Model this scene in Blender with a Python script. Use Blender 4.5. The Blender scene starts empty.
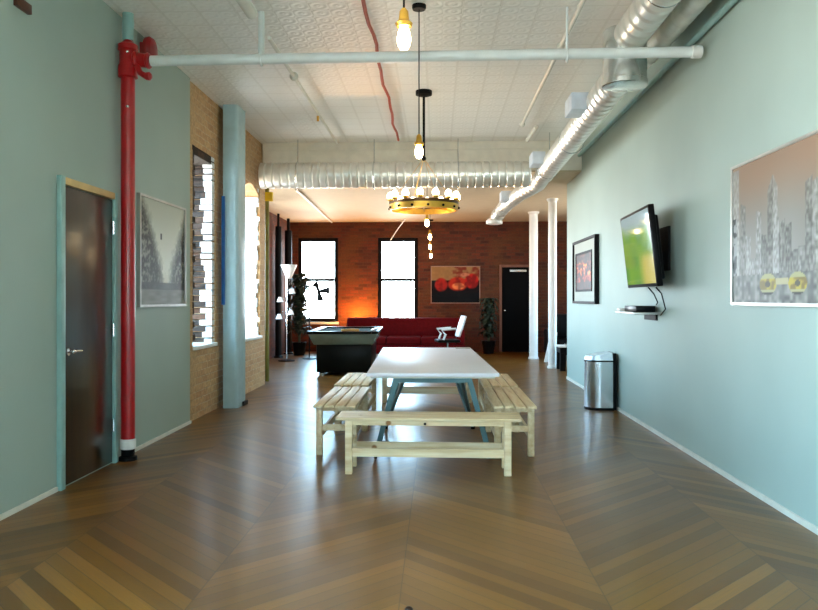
import bpy, bmesh, math, random
from mathutils import Vector, Matrix
random.seed(7)
PI = math.pi
SC = bpy.context.scene
COL = SC.collection

# ------------------------------------------------------------------ helpers
def lin(c):
    return tuple((v / 12.92 if v <= 0.04045 else ((v + 0.055) / 1.055) ** 2.4) for v in c)

def rgb(r, g, b):
    return lin((r / 255, g / 255, b / 255)) + (1,)

class NT:
    """small helper for node materials"""
    def __init__(s, name):
        s.m = bpy.data.materials.new(name); s.m.use_nodes = True
        s.t = s.m.node_tree; s.n = s.t.nodes; s.b = s.n['Principled BSDF']; s.out = s.n['Material Output']
    def add(s, kind, **kw):
        n = s.n.new(kind)
        for k, v in kw.items():
            if k.startswith('i_'):
                n.inputs[k[2:].replace('_', ' ')].default_value = v
            else:
                setattr(n, k, v)
        return n
    def link(s, a, b): s.t.links.new(a, b)
    def math(s, op, a, b=None, c=None):
        n = s.n.new('ShaderNodeMath'); n.operation = op
        for i, v in enumerate((a, b, c)):
            if v is None: continue
            if isinstance(v, (int, float)): n.inputs[i].default_value = v
            else: s.link(v, n.inputs[i])
        return n.outputs[0]
    def ramp(s, fac, stops):
        r = s.n.new('ShaderNodeValToRGB'); e = r.color_ramp.elements
        while len(e) < len(stops): e.new(0.5)
        for i, (p, c) in enumerate(stops): e[i].position = p; e[i].color = c
        s.link(fac, r.inputs[0]); return r.outputs[0]
    def mix(s, fac, a, b, mode='MIX'):
        n = s.n.new('ShaderNodeMix'); n.data_type = 'RGBA'; n.blend_type = mode
        for k, v in ((0, fac), (6, a), (7, b)):
            if isinstance(v, (int, float, tuple)): n.inputs[k].default_value = v
            else: s.link(v, n.inputs[k])
        return n.outputs[2]
    def bump(s, h, strength=.3, dist=.01):
        n = s.add('ShaderNodeBump'); n.inputs['Strength'].default_value = strength
        n.inputs['Distance'].default_value = dist
        s.link(h, n.inputs['Height']); s.link(n.outputs[0], s.b.inputs['Normal'])

def simple(name, col, rough=.5, metal=0., noise=.06, scale=8., bump=0., emit=None, estr=0., coat=0.):
    t = NT(name); b = t.b
    tc = t.add('ShaderNodeTexCoord')
    nz = t.add('ShaderNodeTexNoise'); nz.inputs['Scale'].default_value = scale; nz.inputs['Detail'].default_value = 4
    t.link(tc.outputs['Object'], nz.inputs['Vector'])
    lo = tuple(max(0, c * (1 - noise * 2)) for c in col[:3]) + (1,)
    hi = tuple(min(1, c * (1 + noise * 2)) for c in col[:3]) + (1,)
    t.link(t.ramp(nz.outputs[0], [(.3, lo), (.7, hi)]), b.inputs['Base Color'])
    b.inputs['Roughness'].default_value = rough; b.inputs['Metallic'].default_value = metal
    b.inputs['Coat Weight'].default_value = coat
    if rough > .85 or (max(col[:3]) < .012 and not metal): b.inputs['Specular IOR Level'].default_value = .12
    if bump:
        n2 = t.add('ShaderNodeTexNoise'); n2.inputs['Scale'].default_value = scale * 6
        t.link(tc.outputs['Object'], n2.inputs['Vector']); t.bump(n2.outputs[0], bump, .01)
    if emit:
        b.inputs['Emission Color'].default_value = emit; b.inputs['Emission Strength'].default_value = estr
    return t.m

def brick_mat(name, c1, c2, mortar, rough=.85, blotch=None):
    t = NT(name)
    g = t.add('ShaderNodeNewGeometry'); sn = t.add('ShaderNodeSeparateXYZ'); t.link(g.outputs['Normal'], sn.inputs[0])
    sp = t.add('ShaderNodeSeparateXYZ'); t.link(g.outputs['Position'], sp.inputs[0])
    isx = t.math('GREATER_THAN', t.math('ABSOLUTE', sn.outputs[0]), .5)
    h = t.math('ADD', t.math('MULTIPLY', sp.outputs[1], isx), t.math('MULTIPLY', sp.outputs[0], t.math('SUBTRACT', 1., isx)))
    cv = t.add('ShaderNodeCombineXYZ'); t.link(h, cv.inputs[0]); t.link(sp.outputs[2], cv.inputs[1])
    wob = t.add('ShaderNodeTexNoise'); wob.inputs['Scale'].default_value = 6; t.link(g.outputs['Position'], wob.inputs['Vector'])
    vm = t.add('ShaderNodeVectorMath', operation='MULTIPLY_ADD'); t.link(wob.outputs[1], vm.inputs[0])
    vm.inputs[1].default_value = (.02, .02, 0); t.link(cv.outputs[0], vm.inputs[2])
    br = t.add('ShaderNodeTexBrick'); t.link(vm.outputs[0], br.inputs['Vector'])
    for k, v in (('Scale', 1.), ('Mortar Size', .007), ('Mortar Smooth', .2), ('Brick Width', .21), ('Row Height', .075), ('Bias', 0.)):
        br.inputs[k].default_value = v
    br.inputs['Color1'].default_value = c1; br.inputs['Color2'].default_value = c2; br.inputs['Mortar'].default_value = mortar
    nz = t.add('ShaderNodeTexNoise'); nz.inputs['Scale'].default_value = 1.6; nz.inputs['Detail'].default_value = 6
    t.link(g.outputs['Position'], nz.inputs['Vector'])
    col = t.mix(t.ramp(nz.outputs[0], [(.42, (0, 0, 0, 1)), (.62, (.75, .75, .75, 1))]), br.outputs[0], blotch or c2)
    n3 = t.add('ShaderNodeTexNoise'); n3.inputs['Scale'].default_value = 30; n3.inputs['Detail'].default_value = 5
    t.link(g.outputs['Position'], n3.inputs['Vector'])
    col = t.mix(.7, col, t.ramp(n3.outputs[0], [(.3, (.55, .55, .55, 1)), (.7, (1, 1, 1, 1))]), 'MULTIPLY')
    t.link(col, t.b.inputs['Base Color']); t.b.inputs['Roughness'].default_value = rough
    hh = t.math('SUBTRACT', t.math('MULTIPLY', n3.outputs[0], .5), br.outputs[1])
    t.bump(hh, .8, .012)
    return t.m

class M:
    def __init__(s): s.b = bmesh.new()
    def _v(s, p): return s.b.verts.new(p)
    def box(s, x0, x1, y0, y1, z0, z1):
        v = [s._v((x, y, z)) for x in (x0, x1) for y in (y0, y1) for z in (z0, z1)]
        for f in ((0, 1, 3, 2), (4, 6, 7, 5), (0, 4, 5, 1), (2, 3, 7, 6), (0, 2, 6, 4), (1, 5, 7, 3)):
            s.b.faces.new([v[i] for i in f])
        return s
    def bar(s, p, q, w, h, up=(0, 0, 1)):
        """rectangular bar from p to q, w across, h along up"""
        p = Vector(p); q = Vector(q); d = (q - p).normalized(); up = Vector(up)
        if abs(d.dot(up)) > .99: up = Vector((0, 1, 0))
        a = d.cross(up).normalized() * w / 2; c = a.cross(d).normalized() * h / 2
        v = [s._v(o + sa * a + sc * c) for o in (p, q) for sa, sc in ((-1, -1), (1, -1), (1, 1), (-1, 1))]
        for f in ((3, 2, 1, 0), (4, 5, 6, 7), (0, 1, 5, 4), (1, 2, 6, 5), (2, 3, 7, 6), (3, 0, 4, 7)):
            s.b.faces.new([v[i] for i in f])
        return s
    def tube(s, pts, r, seg=16, cap=True, closed=False):
        pts = [Vector(p) for p in pts]; n = len(pts)
        rs = list(r) if isinstance(r, (list, tuple)) else [r] * n
        rings = []; prev = None
        for i, p in enumerate(pts):
            if closed: d = (pts[(i + 1) % n] - pts[i - 1]).normalized()
            else: d = (pts[min(i + 1, n - 1)] - pts[max(i - 1, 0)]).normalized()
            if prev is None:
                a = d.orthogonal().normalized()
                if abs(d.z) < .99: a = d.cross(Vector((0, 0, 1))).normalized()
            else: a = (prev - d * prev.dot(d)).normalized()
            prev = a; c = d.cross(a)
            rings.append([s._v(p + (a * math.cos(t) + c * math.sin(t)) * rs[i]) for t in [2 * PI * k / seg for k in range(seg)]])
        m = n if closed else n - 1
        for i in range(m):
            A = rings[i]; B = rings[(i + 1) % n]
            for k in range(seg): s.b.faces.new((A[k], A[(k + 1) % seg], B[(k + 1) % seg], B[k]))
        if cap and not closed:
            s.b.faces.new(rings[0][::-1]); s.b.faces.new(rings[-1])
        return s
    def lathe(s, prof, c=(0, 0, 0), seg=28, axis='Z', sq=1.):
        c = Vector(c); rings = []
        for r, h in prof:
            ring = []
            for k in range(seg):
                t = 2 * PI * k / seg; x, y = r * math.cos(t), r * math.sin(t) * sq
                p = {'Z': (x, y, h), 'X': (h, x, y), 'Y': (x, h, y)}[axis]
                ring.append(s._v(c + Vector(p)))
            rings.append(ring)
        for A, B in zip(rings, rings[1:]):
            for k in range(seg): s.b.faces.new((A[k], A[(k + 1) % seg], B[(k + 1) % seg], B[k]))
        s.b.faces.new(rings[0][::-1]); s.b.faces.new(rings[-1])
        return s
    def ball(s, c, r, sx=1, sy=1, sz=1, seg=16):
        m = Matrix.Translation(Vector(c)) @ Matrix.Diagonal((r * sx, r * sy, r * sz, 1))
        bmesh.ops.create_uvsphere(s.b, u_segments=seg, v_segments=seg // 2 + 2, radius=1, matrix=m); return s
    def torus(s, c, R, r, seg=40, s2=10, axis='Z', sz=1.):
        pts = []
        for k in range(seg):
            t = 2 * PI * k / seg; x, y = R * math.cos(t), R * math.sin(t)
            pts.append(Vector(c) + Vector({'Z': (x, y, 0), 'X': (0, x, y), 'Y': (x, 0, y)}[axis]))
        return s.tube(pts, r, s2, closed=True)
    def poly(s, pts, d):
        """prism: polygon pts extruded by vector d"""
        A = [s._v(p) for p in pts]; B = [s._v(Vector(p) + Vector(d)) for p in pts]; n = len(pts)
        s.b.faces.new(A[::-1]); s.b.faces.new(B)
        for k in range(n): s.b.faces.new((A[k], A[(k + 1) % n], B[(k + 1) % n], B[k]))
        return s
    def build(s, name, mat, parent=None, bevel=0., loc=None):
        bmesh.ops.recalc_face_normals(s.b, faces=s.b.faces)
        if bevel:
            bmesh.ops.bevel(s.b, geom=[e for e in s.b.edges if len(e.link_faces) == 2 and e.calc_face_angle(0) > .6],
                            offset=bevel, segments=2, profile=.5, affect='EDGES', clamp_overlap=True)
        for f in s.b.faces: f.smooth = True
        for e in s.b.edges:
            if len(e.link_faces) != 2 or e.calc_face_angle(0) > .6: e.smooth = False
        me = bpy.data.meshes.new(name); s.b.to_mesh(me); s.b.free()
        me.materials.append(mat)
        o = bpy.data.objects.new(name, me); COL.objects.link(o)
        if parent is not None: o.parent = parent
        if loc: o.location = loc
        return o

def tag(o, label, cat, group=None, kind=None):
    o['label'] = label; o['category'] = cat
    if group: o['group'] = group
    if kind: o['kind'] = kind
    return o
def thing(name, label, cat, loc=(0, 0, 0), rz=0., group=None):
    o = bpy.data.objects.new(name, None); COL.objects.link(o); o.empty_display_size = .1
    o.location = loc; o.rotation_euler = (0, 0, rz); return tag(o, label, cat, group)
def struct(o): o['kind'] = 'structure'; return o
def copy_tree(o, parent=None):
    c = o.copy(); COL.objects.link(c)
    if parent is not None: c.parent = parent
    for ch in list(o.children): copy_tree(ch, c)
    return c

def canvas(name, fn, parent, o, u, v, nu, nv, rough=.35, emit=0.):
    """flat picture surface: grid from corner o along u (left to right) and v (bottom to top), coloured by fn"""
    o, u, v = Vector(o), Vector(u), Vector(v)
    me = bpy.data.meshes.new(name)
    vs = [tuple(o + u * (i / nu) + v * (j / nv)) for j in range(nv + 1) for i in range(nu + 1)]
    fs = [(j * (nu + 1) + i, j * (nu + 1) + i + 1, (j + 1) * (nu + 1) + i + 1, (j + 1) * (nu + 1) + i) for j in range(nv) for i in range(nu)]
    me.from_pydata(vs, [], fs)
    at = me.color_attributes.new('Art', 'FLOAT_COLOR', 'POINT')
    k = 0
    for j in range(nv + 1):
        for i in range(nu + 1):
            c = fn(i / nu, j / nv); at.data[k].color = lin(tuple(min(1, max(0, x)) for x in c)) + (1,); k += 1
    t = NT(name + '_print'); a = t.add('ShaderNodeAttribute', attribute_name='Art')
    if emit:
        t.b.inputs['Base Color'].default_value = (.01, .01, .01, 1); t.b.inputs['Specular IOR Level'].default_value = .08
        t.link(a.outputs[0], t.b.inputs['Emission Color']); t.b.inputs['Emission Strength'].default_value = emit
    else: t.link(a.outputs[0], t.b.inputs['Base Color']); t.b.inputs['Specular IOR Level'].default_value = .1
    t.b.inputs['Roughness'].default_value = rough
    me.materials.append(t.m)
    ob = bpy.data.objects.new(name, me); COL.objects.link(ob)
    if parent is not None: ob.parent = parent
    return ob
def sm(a, b, x):
    t = min(1, max(0, (x - a) / (b - a))); return t * t * (3 - 2 * t)
def mixc(a, b, t): return tuple(p + (q - p) * t for p, q in zip(a, b))
def hsh(*k):
    return math.modf(abs(math.sin(sum(v * w for v, w in zip(k, (127.1, 311.7, 74.7))) + 3.3) * 43758.5453))[0]
def vnoise(x, y):
    xi, yi = math.floor(x), math.floor(y); fx, fy = x - xi, y - yi
    fx = fx * fx * (3 - 2 * fx); fy = fy * fy * (3 - 2 * fy)
    a = hsh(xi, yi) * (1 - fx) + hsh(xi + 1, yi) * fx; b = hsh(xi, yi + 1) * (1 - fx) + hsh(xi + 1, yi + 1) * fx
    return a * (1 - fy) + b * fy

# ------------------------------------------------------------------ dimensions
LX, RX = -2.56, 2.10          # side walls
CZ, CZ2 = 3.58, 3.14          # main ceiling, lower ceiling of the rear room
YB, YF = -3.0, 18.13          # wall behind the camera, far wall
BX0, BX1 = -3.57, 5.0         # side walls of the rear room

# ------------------------------------------------------------------ materials
def wall_paint(name, c):
    t = NT(name); g = t.add('ShaderNodeNewGeometry')
    nz = t.add('ShaderNodeTexNoise'); nz.inputs['Scale'].default_value = .9; nz.inputs['Detail'].default_value = 3
    t.link(g.outputs['Position'], nz.inputs['Vector'])
    lo = tuple(v * .95 for v in c[:3]) + (1,); hi = tuple(min(1, v * 1.04) for v in c[:3]) + (1,)
    t.link(t.ramp(nz.outputs[0], [(.35, lo), (.65, hi)]), t.b.inputs['Base Color'])
    t.b.inputs['Roughness'].default_value = .55
    n2 = t.add('ShaderNodeTexNoise'); n2.inputs['Scale'].default_value = 45; n2.inputs['Detail'].default_value = 4
    t.link(g.outputs['Position'], n2.inputs['Vector']); t.bump(n2.outputs[0], .12, .004)
    return t.m
MAT_WALL = wall_paint('teal_wall_paint', rgb(160, 176, 167))
MAT_FRAME = simple('teal_trim_paint', rgb(140, 176, 172), .4)
MAT_COL = simple('column_paint', rgb(168, 196, 202), .22, noise=.03)
MAT_BRICK_T = brick_mat('tan_brick', rgb(214, 172, 122), rgb(196, 150, 104), rgb(214, 184, 146), blotch=rgb(205, 170, 125))
MAT_BRICK_R = brick_mat('red_brick', rgb(112, 44, 14), rgb(66, 22, 8), rgb(84, 48, 24), blotch=rgb(100, 56, 16))
MAT_BRICK_D = brick_mat('dark_brick', rgb(92, 62, 42), rgb(40, 30, 24), rgb(60, 50, 40), blotch=rgb(30, 24, 20))  # darker brick colour for the first window's jambs and head
MAT_PLASTER_LIT = simple('plaster_and_daylit_white', rgb(225, 225, 225), .7, noise=.08, scale=9, bump=.6)  # plaster at the first window; at the second, daylight put into the colour
MAT_CREAM = simple('cream_plaster', rgb(196, 178, 148), .7, noise=.02)
MAT_WHITE = simple('white_paint', rgb(232, 230, 225), .45, noise=.02)
MAT_PIPEW = simple('white_pipe_paint', rgb(215, 212, 200), .4, noise=.04)
MAT_PIPEB = simple('pale_blue_pipe_paint', rgb(218, 222, 220), .3, noise=.03)
MAT_RED = simple('red_enamel', rgb(170, 4, 12), .3, noise=.06, scale=14, coat=.3)
MAT_REDD = simple('dark_red_enamel', rgb(140, 16, 22), .35, noise=.1)
MAT_REDC = simple('red_conduit', rgb(190, 80, 60), .5)
MAT_BLACK = simple('black_metal', rgb(12, 12, 13), .5)
MAT_BLACKP = simple('black_plastic', rgb(12, 12, 14), .3)
MAT_BRASS = simple('aged_brass', rgb(226, 172, 70), .35, .8, noise=.1)
MAT_STEEL = simple('brushed_steel', rgb(205, 208, 210), .22, 1., noise=.03)
MAT_CHROME = simple('chrome', rgb(230, 230, 230), .12, 1., noise=.01)
MAT_GALV = simple('galvanised_steel', rgb(236, 234, 226), .33, .7, noise=.05, scale=5)
MAT_GALVD = simple('galvanised_box', rgb(222, 222, 214), .42, .5, noise=.08, scale=5)
MAT_BULB = simple('lit_bulb', rgb(255, 235, 190), .3, emit=rgb(255, 218, 160), estr=35.)
MAT_BULBC = simple('lit_globe', rgb(255, 235, 190), .3, emit=rgb(255, 230, 185), estr=13.)
MAT_SOFA = simple('red_upholstery', rgb(88, 4, 5), .9, noise=.1, scale=20)
MAT_TEAL = simple('teal_steel', rgb(72, 108, 112), .4, noise=.05)
MAT_TTOP = simple('white_laminate', rgb(232, 228, 234), .42, noise=.01)
MAT_LEAF = simple('dark_leaf', rgb(18, 36, 16), .6, noise=.2, scale=12)
MAT_FELT = simple('green_felt', rgb(24, 40, 30), .9, noise=.05, scale=40)
MAT_POOLG = simple('black_gloss_laminate', rgb(10, 13, 11), .3, noise=.05)
MAT_APRON = simple('grey_green_laminate', rgb(112, 124, 112), .25, noise=.05)
MAT_YEL = simple('yellow_plastic', rgb(225, 190, 20), .4)
MAT_OLIVE = simple('olive_paint', rgb(110, 108, 30), .5, noise=.1)
MAT_BLUE = simple('deep_blue_plastic', rgb(25, 95, 165), .4)
MAT_SILVER = simple('silver_frame', rgb(190, 190, 186), .35, .8)
MAT_MAT = simple('white_mount_board', rgb(176, 180, 170), .7, noise=.01)

def pine():
    t = NT('pale_pine'); tc = t.add('ShaderNodeTexCoord'); mp = t.add('ShaderNodeMapping'); mp.inputs['Scale'].default_value = (14, 1.2, 14)
    t.link(tc.outputs['Object'], mp.inputs[0])
    nz = t.add('ShaderNodeTexNoise'); nz.inputs['Scale'].default_value = 2.2; nz.inputs['Detail'].default_value = 5; t.link(mp.outputs[0], nz.inputs['Vector'])
    c = t.ramp(nz.outputs[0], [(.25, rgb(206, 170, 122)), (.5, rgb(228, 200, 156)), (.75, rgb(240, 220, 184))])
    kn = t.add('ShaderNodeTexVoronoi'); kn.inputs['Scale'].default_value = 3.4; t.link(tc.outputs['Object'], kn.inputs['Vector'])
    c = t.mix(t.ramp(kn.outputs[0], [(.05, (1, 1, 1, 1)), (.09, (0, 0, 0, 1))]), c, rgb(150, 100, 50))
    t.link(c, t.b.inputs['Base Color']); t.b.inputs['Roughness'].default_value = .5
    return t.m
MAT_PINE = pine()

def floor_mat():
    t = NT('chevron_wood'); g = t.add('ShaderNodeNewGeometry'); sp = t.add('ShaderNodeSeparateXYZ'); t.link(g.outputs['Position'], sp.inputs[0])
    W = .89; x = t.math('ADD', sp.outputs[0], 1.05 + W * 10)
    u = t.math('DIVIDE', x, W); col = t.math('FLOOR', u)
    dist = t.math('PINGPONG', x, W)
    q = t.math('DIVIDE', t.math('SUBTRACT', sp.outputs[1], dist), .11)
    idx = t.math('FLOOR', q); fr = t.math('FRACT', q)
    cv = t.add('ShaderNodeCombineXYZ'); t.link(idx, cv.inputs[0]); t.link(col, cv.inputs[1])
    wn = t.add('ShaderNodeTexWhiteNoise', noise_dimensions='2D'); t.link(cv.outputs[0], wn.inputs['Vector'])
    base = t.ramp(wn.outputs[0], [(0., rgb(96, 60, 14)), (.35, rgb(118, 78, 20)), (.85, rgb(126, 84, 24)), (1., rgb(140, 96, 36))])
    # grain runs along each plank
    gv = t.add('ShaderNodeCombineXYZ'); t.link(t.math('MULTIPLY', fr, 5.), gv.inputs[0])
    t.link(t.math('MULTIPLY', dist, 1.5), gv.inputs[1]); t.link(t.math('MULTIPLY', wn.outputs[0], 40.), gv.inputs[2])
    nz = t.add('ShaderNodeTexNoise'); nz.inputs['Scale'].default_value = 3.; nz.inputs['Detail'].default_value = 6; t.link(gv.outputs[0], nz.inputs['Vector'])
    c = t.mix(.75, base, t.ramp(nz.outputs[0], [(.3, (.62, .58, .52, 1)), (.7, (1.0, 1.0, 1.0, 1))]), 'MULTIPLY')
    edge = t.math('MINIMUM', fr, t.math('SUBTRACT', 1., fr))
    e2 = t.math('MINIMUM', t.math('FRACT', u), t.math('SUBTRACT', 1., t.math('FRACT', u)))
    gap = t.math('MAXIMUM', t.math('LESS_THAN', edge, .03), t.math('LESS_THAN', e2, .003))
    c = t.mix(t.math('MULTIPLY', gap, .6), c, rgb(52, 34, 20))
    # scuffed wear
    n3 = t.add('ShaderNodeTexNoise'); n3.inputs['Scale'].default_value = .8; n3.inputs['Detail'].default_value = 5; t.link(g.outputs['Position'], n3.inputs['Vector'])
    t.link(c, t.b.inputs['Base Color'])
    r = t.math('ADD', t.math('MULTIPLY', nz.outputs[0], .16), t.math('MULTIPLY', n3.outputs[0], .16)); t.link(t.math('ADD', r, .22), t.b.inputs['Roughness'])
    t.b.inputs['Specular IOR Level'].default_value = .4
    t.b.inputs['Coat Weight'].default_value = .22; t.b.inputs['Coat Roughness'].default_value = .2
    n4 = t.add('ShaderNodeTexNoise'); n4.inputs['Scale'].default_value = 9.; t.link(g.outputs['Position'], n4.inputs['Vector'])
    h = t.math('SUBTRACT', t.math('ADD', t.math('MULTIPLY', wn.outputs[0], .25), t.math('MULTIPLY', n4.outputs[0], .5)), gap)
    t.bump(h, .22, .004)
    return t.m
MAT_FLOOR = floor_mat()

def ceil_mat():
    t = NT('pressed_tin_ceiling'); g = t.add('ShaderNodeNewGeometry'); sp = t.add('ShaderNodeSeparateXYZ'); t.link(g.outputs['Position'], sp.inputs[0])
    px = t.math('PINGPONG', t.math('ADD', sp.outputs[0], 10.), .15); py = t.math('PINGPONG', t.math('ADD', sp.outputs[1], 10.), .15)
    e = t.math('MINIMUM', px, py)
    rim = t.math('LESS_THAN', e, .012)
    dx = t.math('SUBTRACT', px, .075); dy = t.math('SUBTRACT', py, .075)
    d = t.math('SQRT', t.math('ADD', t.math('MULTIPLY', dx, dx), t.math('MULTIPLY', dy, dy)))
    h = t.math('ADD', t.math('SINE', t.math('MULTIPLY', d, 120.)), t.math('MULTIPLY', rim, 2.))
    c = t.mix(t.math('MULTIPLY', rim, .35), rgb(240, 236, 230), rgb(212, 206, 196))
    t.link(c, t.b.inputs['Base Color']); t.b.inputs['Roughness'].default_value = .34
    t.bump(h, .25, .006)
    return t.m
MAT_CEIL = ceil_mat()

def glass_mat():
    t = NT('window_glass'); tr = t.add('ShaderNodeBsdfTransparent'); gl = t.add('ShaderNodeBsdfGlossy'); gl.inputs['Roughness'].default_value = .02
    tr.inputs[0].default_value = (.95, .97, .97, 1)
    fr = t.add('ShaderNodeFresnel'); mx = t.add('ShaderNodeMixShader')
    t.link(t.math('MULTIPLY', fr.outputs[0], .6), mx.inputs[0]); t.link(tr.outputs[0], mx.inputs[1]); t.link(gl.outputs[0], mx.inputs[2]); t.link(mx.outputs[0], t.out.inputs[0])
    return t.m
MAT_GLASS = glass_mat()

def door_mat():
    t = NT('dark_varnished_door'); tc = t.add('ShaderNodeTexCoord'); mp = t.add('ShaderNodeMapping'); mp.inputs['Scale'].default_value = (10, 10, .6)
    t.link(tc.outputs['Object'], mp.inputs[0]); nz = t.add('ShaderNodeTexNoise'); nz.inputs['Scale'].default_value = 2; t.link(mp.outputs[0], nz.inputs['Vector'])
    t.link(t.ramp(nz.outputs[0], [(.3, rgb(34, 22, 9)), (.7, rgb(46, 30, 12))]), t.b.inputs['Base Color'])
    t.b.inputs['Roughness'].default_value = .3; t.b.inputs['Coat Weight'].default_value = 1.; t.b.inputs['Coat IOR'].default_value = 1.45; t.b.inputs['Coat Roughness'].default_value = .2; t.b.inputs['Specular IOR Level'].default_value = .2
    return t.m
MAT_DOOR = door_mat()

# ------------------------------------------------------------------ room shell
struct(M().box(BX0 - .4, BX1 + .3, YB - .3, YF + .3, -.12, 0).build('floor', MAT_FLOOR))
struct(M().box(LX - .7, RX + .3, YB - .3, 11.0, CZ, CZ + .12).build('ceiling', MAT_CEIL))
struct(M().box(BX0 - .4, BX1 + .3, 11.0, YF + .3, CZ2, CZ2 + .56).build('ceiling_rear', MAT_CREAM))
struct(M().box(LX, RX, 10.94, 11.0, 3.47, CZ).box(LX, RX, 10.965, 11.0, 3.16, 3.47).build('trim_1', simple('beam_paint', rgb(232, 226, 212), .6, noise=.03)))

def wall_with_holes(name, mat, axis, a0, a1, p0, p1, z1, holes, arch=False):
    """wall slab with rectangular holes; axis 'Y' runs along Y between planes x=p0..p1, axis 'X' along X between y=p0..p1"""
    m = M()
    def bx(u0, u1, z0, z2):
        if u1 - u0 < 1e-4 or z2 - z0 < 1e-4: return
        if axis == 'Y': m.box(p0, p1, u0, u1, z0, z2)
        else: m.box(u0, u1, p0, p1, z0, z2)
    u = a0
    for (h0, h1, zb, zt) in sorted(holes):
        bx(u, h0, 0, z1); bx(h0, h1, 0, zb); bx(h0, h1, zt, z1); u = h1
    bx(u, a1, 0, z1)
    return m
# left wall: painted part
wl = [(-.1, 2.6, .6, 3.1), (-2.8, -.3, .6, 3.1)]
struct(wall_with_holes('w', None, 'Y', YB, 7.69, LX - .3, LX, CZ, wl).build('wall_left', MAT_WALL))
# left wall: bare brick part, set back 3 cm, with ragged toothed window openings and arched heads
W1 = (7.86, 8.66, .77, 2.93); W2 = (9.97, 10.90, .74, 2.90); BXL = LX - .03
m = wall_with_holes('w', None, 'Y', 7.69, 11.21, LX - .43, BXL, CZ, [W1, W2])
md_ = M(); mp_ = M()
for (y0, y1, zb, zt) in (W1, W2):
    k = 0; z = zb
    while z < zt - .01:                       # broken courses along both jambs
        z2 = min(z + .07, zt)
        a = .055 * hsh(k, 1, y0) + (.03 if k % 2 else 0); b = .05 * hsh(k, 5, y0) + (.03 if k % 2 == 0 else 0)
        if y0 < 9: md_.box(LX - .43 + .1 * hsh(k, 9), BXL + .004 - .02 * hsh(k, 7), y0 - .01, y0 + .02 + a, z + .004, z2 - .004)
        else: m.box(LX - .43 + .1 * hsh(k, 9), BXL - .004 - .03 * hsh(k, 7), y0 - .01, y0 + a * .5, z + .004, z2 - .004)
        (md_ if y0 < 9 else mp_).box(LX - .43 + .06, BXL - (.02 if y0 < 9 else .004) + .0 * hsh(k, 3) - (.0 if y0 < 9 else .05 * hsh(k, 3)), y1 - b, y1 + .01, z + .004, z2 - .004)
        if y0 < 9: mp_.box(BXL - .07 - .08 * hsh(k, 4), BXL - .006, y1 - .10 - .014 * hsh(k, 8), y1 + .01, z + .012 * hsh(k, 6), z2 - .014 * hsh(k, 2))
        z = z2; k += 1
    yc = (y0 + y1) / 2; w = (y1 - y0) / 2       # segmental arch: haunches fill the corners of the opening
    if y0 < 9: md_.box(LX - .40, BXL - .01, y0 - .01, y1 + .01, zt - .09, zt + .01)
    for s in (-1, 1) if y0 > 9 else ():
        pts = [(LX - .42, yc + s * w, zt)]
        for i in range(9):
            t = i / 8; pts.append((LX - .42, yc + s * w * (1 - t), zt - .13 * (1 - t) ** 2))
        m.poly(pts, (.37, 0, 0))
wb = struct(m.build('wall_left_brick', MAT_BRICK_T))
md_.build('dark_jamb_bricks', MAT_BRICK_D, wb); mp_.build('plaster_and_daylit_jamb', MAT_PLASTER_LIT, wb)
def sash(name, axis, p, u0, u1, z0, z1, mat, t=.05, d=.05, mid=True, portal_dir=1, vert=0):
    """sash window: outer frame, meeting rail; glass is its child"""
    m = M()
    def bx(a, b, c, e, q=d):
        if axis == 'Y': m.box(p - q / 2, p + q / 2, a, b, c, e)
        else: m.box(a, b, p - q / 2, p + q / 2, c, e)
    bx(u0, u1, z0, z0 + t); bx(u0, u1, z1 - t, z1); bx(u0, u0 + t, z0 + t, z1 - t); bx(u1 - t, u1, z0 + t, z1 - t)
    if mid: zm = (z0 + z1) / 2; bx(u0 + t, u1 - t, zm - .035, zm + .035, d * .8)
    for i in range(vert):
        uu = u0 + (u1 - u0) * (i + 1) / (vert + 1); bx(uu - .015, uu + .015, z0 + t, z1 - t, d * .6)
    o = struct(m.build(name, mat))
    g = M()
    if axis == 'Y': g.box(p - .004, p + .004, u0 + t, u1 - t, z0 + t, z1 - t)
    else: g.box(u0 + t, u1 - t, p - .004, p + .004, z0 + t, z1 - t)
    g.build('glass_pane', MAT_GLASS, o)
    # sky portal: guides the renderer's sampling of the sky, emits nothing of its own
    L = bpy.data.lights.new('sky_portal', 'AREA'); L.shape = 'RECTANGLE'; L.size = u1 - u0; L.size_y = z1 - z0
    L.cycles.is_portal = True
    lo = bpy.data.objects.new('sky_portal', L); COL.objects.link(lo)
    uc, zc = (u0 + u1) / 2, (z0 + z1) / 2
    off = .06 * portal_dir
    if axis == 'Y': lo.location = (p - off, uc, zc); lo.rotation_euler = (PI / 2, 0, -PI / 2 if portal_dir > 0 else PI / 2)
    else: lo.location = (uc, p - off, zc); lo.rotation_euler = (PI / 2, 0, 0 if portal_dir > 0 else PI)
    return o
sash('window_1', 'Y', LX - .40, W1[0], W1[1], W1[2], W1[3], MAT_BLACK, t=.06)
sash('window_2', 'Y', LX - .40, W2[0], W2[1], W2[2], W2[3], MAT_WHITE, t=.04)
struct(M().box(LX - .40, LX + .01, 7.87, 8.65, .745, .785).build('trim_2', MAT_WHITE, bevel=.006))
struct(M().box(LX - .40, LX + .01, 9.98, 10.89, .715, .755).build('trim_3', MAT_WHITE, bevel=.006))
sash('window_3', 'Y', LX - .15, wl[0][0], wl[0][1], .6, 3.1, MAT_WHITE, vert=1)
sash('window_4', 'Y', LX - .15, wl[1][0], wl[1][1], .6, 3.1, MAT_WHITE, vert=1)
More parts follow.
